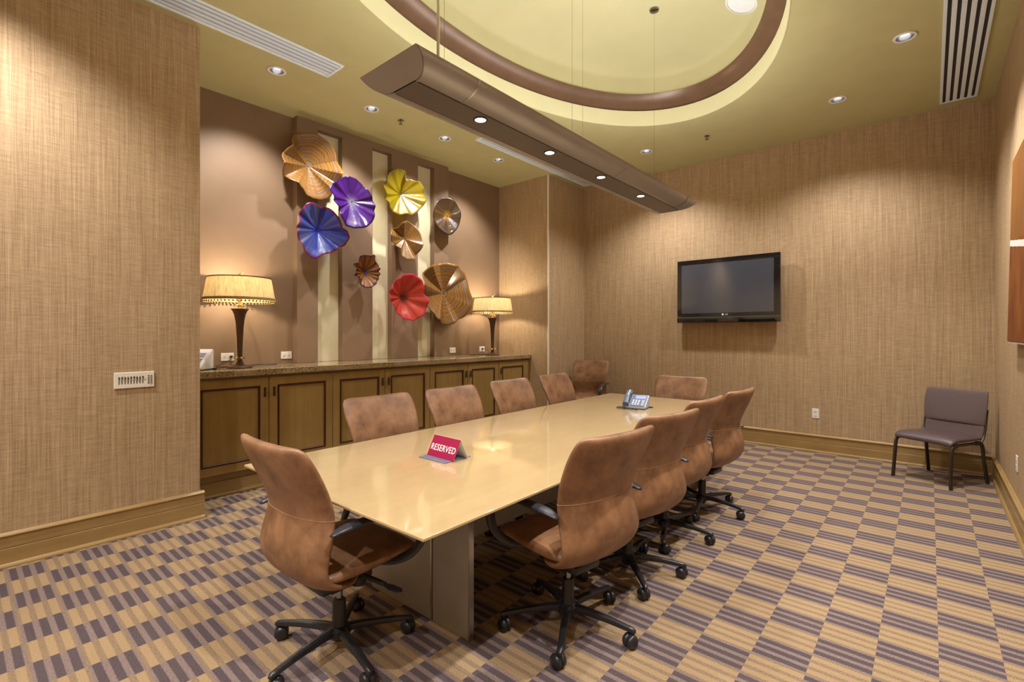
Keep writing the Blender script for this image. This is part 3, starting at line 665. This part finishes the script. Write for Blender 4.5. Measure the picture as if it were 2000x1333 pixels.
# power grommet plate and reserved sign
tag(mk('grommet_plate', bx(-.105, .105, -.095, .095, 0, .004, .001, 1), M['platebl'], None, (-2.02, 1.782, TT+.0004), (0,0,R(1))), 'flat slate blue cover plate set under the reserved sign', 'cover plate')
t = thing('tent_sign', 'crimson folded tent card reading RESERVED on the maple table', 'sign', (-2.008, 1.792, TT+.0048), R(-2))
hs, ws, ds = .104, .112, .052
for s in (-1, 1):
    bm = B(); th = .0015
    loft(bm, [[Vector((x, s*ds, 0)), Vector((x, s*(ds+th*1.4)*1.0, 0)), Vector((x, s*th*.6, hs+.001)), Vector((x, 0, hs))] for x in (-ws, ws)]); mk('card_face', bm, M['magenta'] if s < 0 else M['signw'], t)
bm = B(); loft(bm, [[Vector((x, -ds+.0022, .001)), Vector((x, -ds+.0008, .001)), Vector((x, -.0012, hs-.002)), Vector((x, .0002, hs-.002))] for x in (-ws+.001, ws-.001)]); mk('card_inside', bm, M['signw'], t)
ang = math.atan2(hs, ds)
me = text_mesh('RESERVED', .05, M['signw'], .0005, .0004, 1.08); tw = max(v.co.x for v in me.vertices)-min(v.co.x for v in me.vertices)
o = obj('lettering', me, t, (0, -ds*.56-.0016, hs*.44), (ang, 0, 0), 'white capital letters RESERVED'); o.scale = (.202/tw, .98, 1)

# ------------------------------------------------------------ telephones
def phone(label, loc, rz, body, dark, keym, scale=1, h1=.105):
    t = thing('desk_telephone', label, 'telephone', loc, rz); t.scale = (scale,)*3
    w, d, h0 = .10, .09, .022       # local: front faces -y
    bm = B(); vs = [(x, y, z) for x in (-w, w) for y, z in ((-d, .004), (-d, h0), (d*.62, h1), (d*.80, h1-.008), (d*.80, .004))]
    loft(bm, [[Vector(v) for v in vs[:5]], [Vector(v) for v in vs[5:]]]); bmesh.ops.bevel(bm, geom=list(bm.edges), offset=.005, segments=2, affect='EDGES'); mk('body', bm, body, t)
    sl = math.atan2(h1-h0, d*1.62); c, s = math.cos(sl), math.sin(sl)
    def on(u, v, e=0): return Vector((u, -d+v*c-e*s, h0+v*s+e*c))     # u across, v up the slope, e out of it
    def slab(name, u0, u1, v0, v1, e0, e1, m, par=t):
        bm = B(); loft(bm, [[on(u0,v0,e), on(u1,v0,e), on(u1,v1,e), on(u0,v1,e)] for e in (e0, e1)]); return mk(name, bm, m, par)
    slab('face_plate', -.030, .090, .008, .158, .0, .003, dark, t)
    slab('display', -.005, .080, .105, .148, .003, .0045, M['lcd'])
    for i in range(3):
        for j in range(4): slab('key', -.018+i*.023, -.004+i*.023, .018+j*.019, .029+j*.019, .003, .007, keym)
    for j in range(4): slab('key', .060, .080, .018+j*.019, .027+j*.019, .003, .006, keym)
    slab('cradle', -.088, -.036, .006, .160, .0, .010, dark)
    bm = B(); rr = []
    for k in range(13):
        f = k/12; v = .002+f*.172; e = .022+.022*math.sin(PI*f); hwid2 = .021+.005*(abs(f-.5)*2)**2; th = .010+.012*(abs(f-.5)*2)**3
        rr.append([on(-.062+hwid2*math.cos(a), v, e+th*math.sin(a)) for a in [q*2*PI/10 for q in range(10)]])
    loft(bm, rr); mk('handset', bm, dark, t, smooth=True)
    pts = [on(-.062, .000, .012), (-.066, -d-.018, .012)]
    coil = []
    path = catmull([(-.066,-d-.012,.014), (-.120,-d+.005,.009), (-.125,-d-.030,.009), (-.06,-d-.050,.009), (.03,-d-.058,.009), (.045,-d-.040,.009), (-.02,-d-.028,.009), (-.075,-d-.020,.010)], 14)
    for i, p in enumerate(path): coil.append((p[0], p[1]+.005*math.cos(i*1.3), p[2]+.004*math.sin(i*1.3)))
    mk('coiled_cord', tube(B(), coil, .0028, 5), M['cord'], t)
    bm = B(); box(bm, -.07, .07, d*.55, d*.95, 0, .012, .002, 1); box(bm, .06, .13, d*.60, d*.75, 0, .010, .003, 1); mk('stand', bm, M['black'], t)
    return t
phone('slate blue desk telephone with coiled cord on the maple table', (-2.035, 4.10, TT+.0003), R(12), M['silver'], M['phoned'], M['key'], 1.08)
phone('white desk telephone with dark keys on the granite worktop', (-4.92, 1.425, ZT+.0003), R(40), M['phonew'], M['phonew'], M['keyd'], 1.18, .155)

# ------------------------------------------------------------ leather swivel chairs
def sring(c, w, t, k, nrm, n=32, e=3.2):
    out = []
    for i in range(n):
        a = i*2*PI/n; ca, sa = math.cos(a), math.sin(a)
        x = w/2*math.copysign(abs(ca)**(2/e), ca); q = t/2*math.copysign(abs(sa)**(2/2.4), sa)
        q += k*(abs(x)/(w/2+1e-6))**2.2
        out.append(Vector((x, c[0]+nrm[0]*q, c[1]+nrm[1]*q)))
    return out
def spine_loft(st, m=4, flip=1):
    P = catmull(st, m); rings = []
    for i, p in enumerate(P):
        a = P[max(i-1,0)]; b = P[min(i+1,len(P)-1)]; ty, tz = b[0]-a[0], b[1]-a[1]; l = math.hypot(ty, tz) or 1
        rings.append(sring((p[0], p[1]), max(.01,p[2]), max(.004,p[3]), p[4], (flip*tz/l, -flip*ty/l)))
    return rings
back_st = [(-.01,.398,.34,.016,0), (-.06,.396,.43,.036,0), (-.13,.402,.475,.050,.005), (-.20,.430,.505,.060,.018), (-.243,.485,.525,.066,.032), (-.252,.55,.525,.066,.044), (-.240,.62,.520,.060,.050), (-.230,.690,.515,.054,.050),
           (-.247,.77,.535,.058,.044), (-.282,.86,.558,.060,.036), (-.312,.93,.552,.056,.030), (-.326,.964,.528,.048,.026), (-.332,.980,.49,.034,.022), (-.334,.986,.42,.012,.018)]
bm = B(); loft(bm, spine_loft(back_st)); ME_back = newmesh('backrest', bm, M['leather'], 'all')
seat_st = [(-.215,.462,.40,.02,0), (-.20,.455,.46,.06,.0), (-.15,.448,.49,.080,.004), (-.05,.442,.505,.086,.010), (.06,.444,.510,.080,.012), (.15,.450,.505,.070,.010), (.215,.450,.49,.060,.006), (.25,.440,.465,.046,.002), (.268,.428,.42,.022,0), (.272,.424,.38,.006,0)]
bm = B(); loft(bm, spine_loft(seat_st, 4, -1)); ME_seat = newmesh('seat', bm, M['leather'], 'all')
def stitch(ring_fn): return ring_fn
bm = B(); rr = spine_loft(back_st)[7*4]; n = len(rr)
seam = [rr[i] for i in range(n)]
ctr = sum((p for p in rr), Vector())/n
tube(bm, [ctr+(p-ctr)*1.004 for p in seam]+[ctr+(seam[0]-ctr)*1.004], .0013, 5); ME_seam = newmesh('seam', bm, M['thread'])
bm = B()
for s in (-1, 1):
    pts = []
    for i, ring in enumerate(spine_loft(back_st)):
        if 29 <= i <= 48:
            # front face seam converging downward
            f = (i-29)/19; xx = s*(.13+.085*f); best = min((p for p in ring if True), key=lambda p: abs(p.x-xx) + (0 if p.y > sum(q.y for q in ring)/len(ring)-.0 else 9))
            pts.append(Vector((xx, best.y+.0006, best.z)))
    if len(pts) > 2: tube(bm, pts, .0012, 5)
ME_fseam = newmesh('front_seam', bm, M['thread'])
def arm_mesh(s):
    bm = B(); x = s*.292
    pts = catmull([(x,-.215,.652), (x,-.16,.664), (x,-.05,.668), (x,.06,.666), (x,.15,.654), (x,.215,.615), (x,.238,.555), (x,.225,.495), (x-s*.02,.19,.445), (x-s*.08,.15,.412), (x-s*.16,.12,.398)], 3)
    m = len(pts); rad = []; fl = []
    for i in range(m):
        f = i/(m-1)
        rad.append(.010+.020*min(1, f*9) if f < .12 else (.030 if f < .45 else .030-.006*(f-.45)/.3 if f < .75 else .022))
        fl.append(.45 if f < .4 else .5)
    tube(bm, pts, rad, 12, fl); return newmesh('armrest', bm, M['armblk'], 'all')
ME_arm = {s: arm_mesh(s) for s in (-1, 1)}
bm = B(); box(bm, -.085, .085, -.13, .12, .352, .392, .012, 2); box(bm, -.05, .05, -.07, .07, .325, .356, .012, 2)
tube(bm, [(0,.10,.372), (0,.10,.300)], [.040,.034], 14); tube(bm, [(-.12,.02,.378), (.12,.02,.378)], .012, 8); ME_mech = newmesh('tilt_mechanism', bm, M['black'], True)
bm = B(); tube(bm, [(.06,.05,.366), (.20,.07,.362), (.235,.075,.360)], [.012,.011,.010], 8); tube(bm, [(.23,.075,.360), (.27,.08,.357), (.315,.085,.355), (.33,.086,.355)], [.010,.022,.020,.006], 10, .28); ME_lever = newmesh('lever', bm, M['black'], True)
bm = B(); tube(bm, [(0,0,.19), (0,0,.335)], .0145, 14); ME_lift = newmesh('gas_lift', bm, M['chrome'], True)
bm = B(); lathe(bm, [(.0005,.048), (.024,.048), (.026,.06), (.050,.075), (.053,.105), (.034,.118), (.030,.135), (.029,.225), (.024,.232), (.0005,.232)], 20); ME_hub = newmesh('hub', bm, M['black'], True)
def leg_mesh():
    bm = B(); P = [(.035,.100,.034,.030), (.10,.100,.030,.028), (.20,.093,.026,.024), (.27,.084,.022,.021), (.305,.079,.021,.020), (.322,.076,.020,.019), (.332,.072,.012,.012)]; rings = []
    for x, z, ww, hh in P:
        rings.append([Vector((x, ww/2*a*1.35, z+hh/2*b)) for a, b in ((-.9,-1),(.9,-1),(1,-.4),(.75,.7),(.35,1),(-.35,1),(-.75,.7),(-1,-.4))])
    loft(bm, rings); tube(bm, [(.316,0,.072), (.316,0,.048)], .011, 10); return newmesh('base_leg', bm, M['black'], True)
ME_leg = leg_mesh()
bm = B()
for s in (-1, 1):
    n = 18; prof = [(.0,.001), (.026,.001), (.029,.004), (.031,.010), (.0305,.018), (.026,.025), (.016,.029), (.0,.030)]
    rings = [[Vector((r*math.cos(k*2*PI/n)-.012, s*y, .031+r*math.sin(k*2*PI/n))) for k in range(n)] for r, y in [(max(r,.0005), y) for r, y in prof]]
    loft(bm, rings, caps=True)
tube(bm, [(.0,0,.060), (-.004,0,.040), (-.012,0,.030)], [.010,.009,.006], 8); ME_cast = newmesh('caster', bm, M['black'], True)
GR = 'leather swivel chairs'
def chair(label, x, y, face, base, zs=1.0, seed=0, group=GR):
    t = thing('swivel_chair', label, 'chair', (x, y, 0), R(face-90), group); rnd = random.Random(seed)
    dz = (zs-1)*.98
    bk = obj('backrest', ME_back, t, (0,0,dz)); obj('seam', ME_seam, bk); obj('front_seam', ME_fseam, bk)
    obj('seat', ME_seat, t, (0,0,dz))
    for s in (-1, 1): obj('armrest', ME_arm[s], t, (0,0,dz))
    obj('tilt_mechanism', ME_mech, t, (0,0,dz-.042)); obj('lever', ME_lever, t, (0,0,dz-.022)); obj('gas_lift', ME_lift, t, (0,0,dz)); obj('hub', ME_hub, t)
    for k in range(5):
        l = obj('base_leg', ME_leg, t, (0,0,0), (0,0,R(base-(face-90)+72*k))); obj('caster', ME_cast, l, (.316,0,0), (0,0,rnd.uniform(-1.2,1.2)))
    return t
chair('tan leather swivel chair at the table end nearest the RESERVED sign', -2.010, 1.148, 92, 63, 1, 1)
chair('tan leather swivel chair opposite the cabinets, first from the RESERVED sign end', -1.333, 1.968, 171, 10, 1, 2)
chair('tan leather swivel chair opposite the cabinets, second from the RESERVED sign end', -1.366, 2.645, 168, 26, 1, 3)
chair('tan leather swivel chair opposite the cabinets, third from the RESERVED sign end', -1.425, 3.308, 176, 5, 1, 4)
chair('tan leather swivel chair opposite the cabinets, last, toward the television wall', -1.40, 3.992, 175, 66, 1, 5)
chair('brown leather swivel chair on the cabinet side, first from the RESERVED sign end', -2.59, 1.945, 0, 20, 1, 6)
chair('brown leather swivel chair on the cabinet side, second from the RESERVED sign end', -2.60, 2.635, 1, 40, 1, 7)
chair('brown leather swivel chair on the cabinet side, third from the RESERVED sign end', -2.67, 3.42, 0, 8, 1, 8)
chair('brown leather swivel chair on the cabinet side, last, toward the column', -2.715, 4.20, 3, 55, 1, 9)
chair('brown leather swivel chair at the table end nearest the television', -2.03, 4.92, -86, 30, .96, 10)
chair('brown leather swivel chair standing empty in the corner by the column', -3.83, 6.10, -76, 12, 1.02, 11)

# ------------------------------------------------------------ armless stacking chair
t = thing('stacking_chair', 'armless mauve brown stacking chair in the corner by the painting', 'chair', (.066, 6.270, 0), R(-119.4-90+180))
# local: front faces +y after the turn below
t.rotation_euler = (0, 0, R(-119.4-90))
def padloft(st, e=5): return spine_loft(st, 4)
st = [(-.20,.425,.44,.010,0), (-.195,.430,.48,.05,0), (-.12,.432,.50,.058,.0), (.02,.434,.505,.062,.0), (.14,.436,.505,.066,0), (.20,.430,.50,.066,0), (.235,.414,.49,.056,0), (.252,.398,.47,.032,0), (.256,.392,.44,.008,0)]
bm = B(); loft(bm, spine_loft(st, 4, -1)); mk('seat', bm, M['mauve'], t, smooth='all')
st = [(-.226,.545,.46,.006,0), (-.225,.550,.49,.030,.0), (-.228,.575,.505,.044,.0), (-.243,.66,.515,.046,.010), (-.262,.76,.52,.046,.014), (-.280,.84,.51,.042,.014), (-.289,.862,.49,.028,.012), (-.291,.867,.46,.006,.012)]
bm = B(); loft(bm, spine_loft(st)); mk('backrest', bm, M['mauvef'], t, smooth='all')
st = [(-.200,.43,.47,.010,0), (-.212,.48,.475,.014,0), (-.222,.55,.47,.012,0)]
bm = B(); loft(bm, spine_loft(st)); mk('lower_back_panel', bm, M['mauvef'], t, smooth='all')
for s in (-1, 1):
    x = s*.235
    mk('leg', tube(B(), catmull([(x+s*.008,.272,.0), (x,.258,.20), (x,.240,.345), (x,.215,.385), (x,.165,.393)], 4), .021, 10, .62, up=(1,0,0)), M['legs'], t, smooth=True)
    mk('leg', tube(B(), catmull([(x+s*.008,-.278,.0), (x,-.235,.22), (x,-.215,.345), (x,-.175,.388), (x,-.11,.393)], 4), .021, 10, .62, up=(1,0,0)), M['legs'], t, smooth=True)
    mk('side_rail', tube(B(), [(x,-.13,.393), (x,.18,.393)], .013, 8), M['legs'], t)
    mk('back_post', tube(B(), catmull([(s*.246,-.17,.40), (s*.246,-.215,.46), (s*.248,-.240,.58), (s*.246,-.262,.70)], 4), .011, 8), M['legs'], t, smooth=True)

# ------------------------------------------------------------ television
TW, TZ0, TZ1 = 1.285, 1.562, 2.419
t = thing('television', 'black flat screen television mounted on the grasscloth wall', 'television', (-2.028, YF-.004, 0), 0)
y0 = -.135
bm = B(); zb = TZ0+.085; f = .052
box(bm, -TW/2, TW/2, y0, y0+.05, TZ1-f, TZ1, .004, 2); box(bm, -TW/2, -TW/2+f, y0, y0+.05, zb, TZ1-f); box(bm, TW/2-f*1.35, TW/2, y0, y0+.05, zb, TZ1-f); box(bm, -TW/2+f, TW/2-f*1.35, y0, y0+.05, zb, zb+.045)
mk('bezel', bm, M['gloss'], t)
mk('screen', bx(-TW/2+f-.004, TW/2-f*1.35+.004, y0+.008, y0+.04, zb+.04, TZ1-f+.004), M['screen'], t)
bm = B(); prof = [(y0-.004, TZ0+.004), (y0-.014, TZ0+.045), (y0-.004, TZ0+.083), (y0+.05, TZ0+.083), (y0+.05, TZ0)]
loft(bm, [[Vector((x, a, b)) for a, b in prof] for x in (-TW/2, TW/2)]); mk('speaker_bar', bm, M['gloss'], t)
mk('silver_strip', bx(-TW/2+.002, TW/2-.002, y0-.012, y0-.002, TZ0+.060, TZ0+.080, .003, 2), M['tvgrey'], t)
mk('housing', bx(-TW/2+.06, TW/2-.06, y0+.05, -.05, TZ0+.04, TZ1-.06, .01, 2), M['black'], t)
mk('wall_bracket', bx(-.25, .25, -.05, -.002, 1.8, 2.2), M['black'], t)
bm = B(); lathe(bm, [(.0005,0), (.013,0), (.013,.002), (.0005,.002)], 18); lg = mk('logo', bm, M['signw'], t, (-.035, y0-.0002, zb+.022), (PI/2,0,0))
obj('lettering', text_mesh('LG', .030, M['signw'], .0004), t, (.012, y0-.0006, zb+.022), (PI/2,0,0))

# ------------------------------------------------------------ painting
t = thing('painting', 'rust and gold abstract painting with a silvery band', 'painting', (XR, 4.30, 1.36)); t.rotation_euler = (0, R(1.2), 0)
mk('canvas', bx(-.055, -.010, -.83, .83, .0, 1.33, .004, 1), M['canvas'], t)
bm = B(); box(bm, -.050, -.012, -.845, -.831, -.012, 1.342); box(bm, -.050, -.012, .831, .845, -.012, 1.342); box(bm, -.050, -.012, -.831, .831, -.012, -.001); box(bm, -.050, -.012, -.831, .831, 1.331, 1.342); mk('frame', bm, M['offwhite'], t)
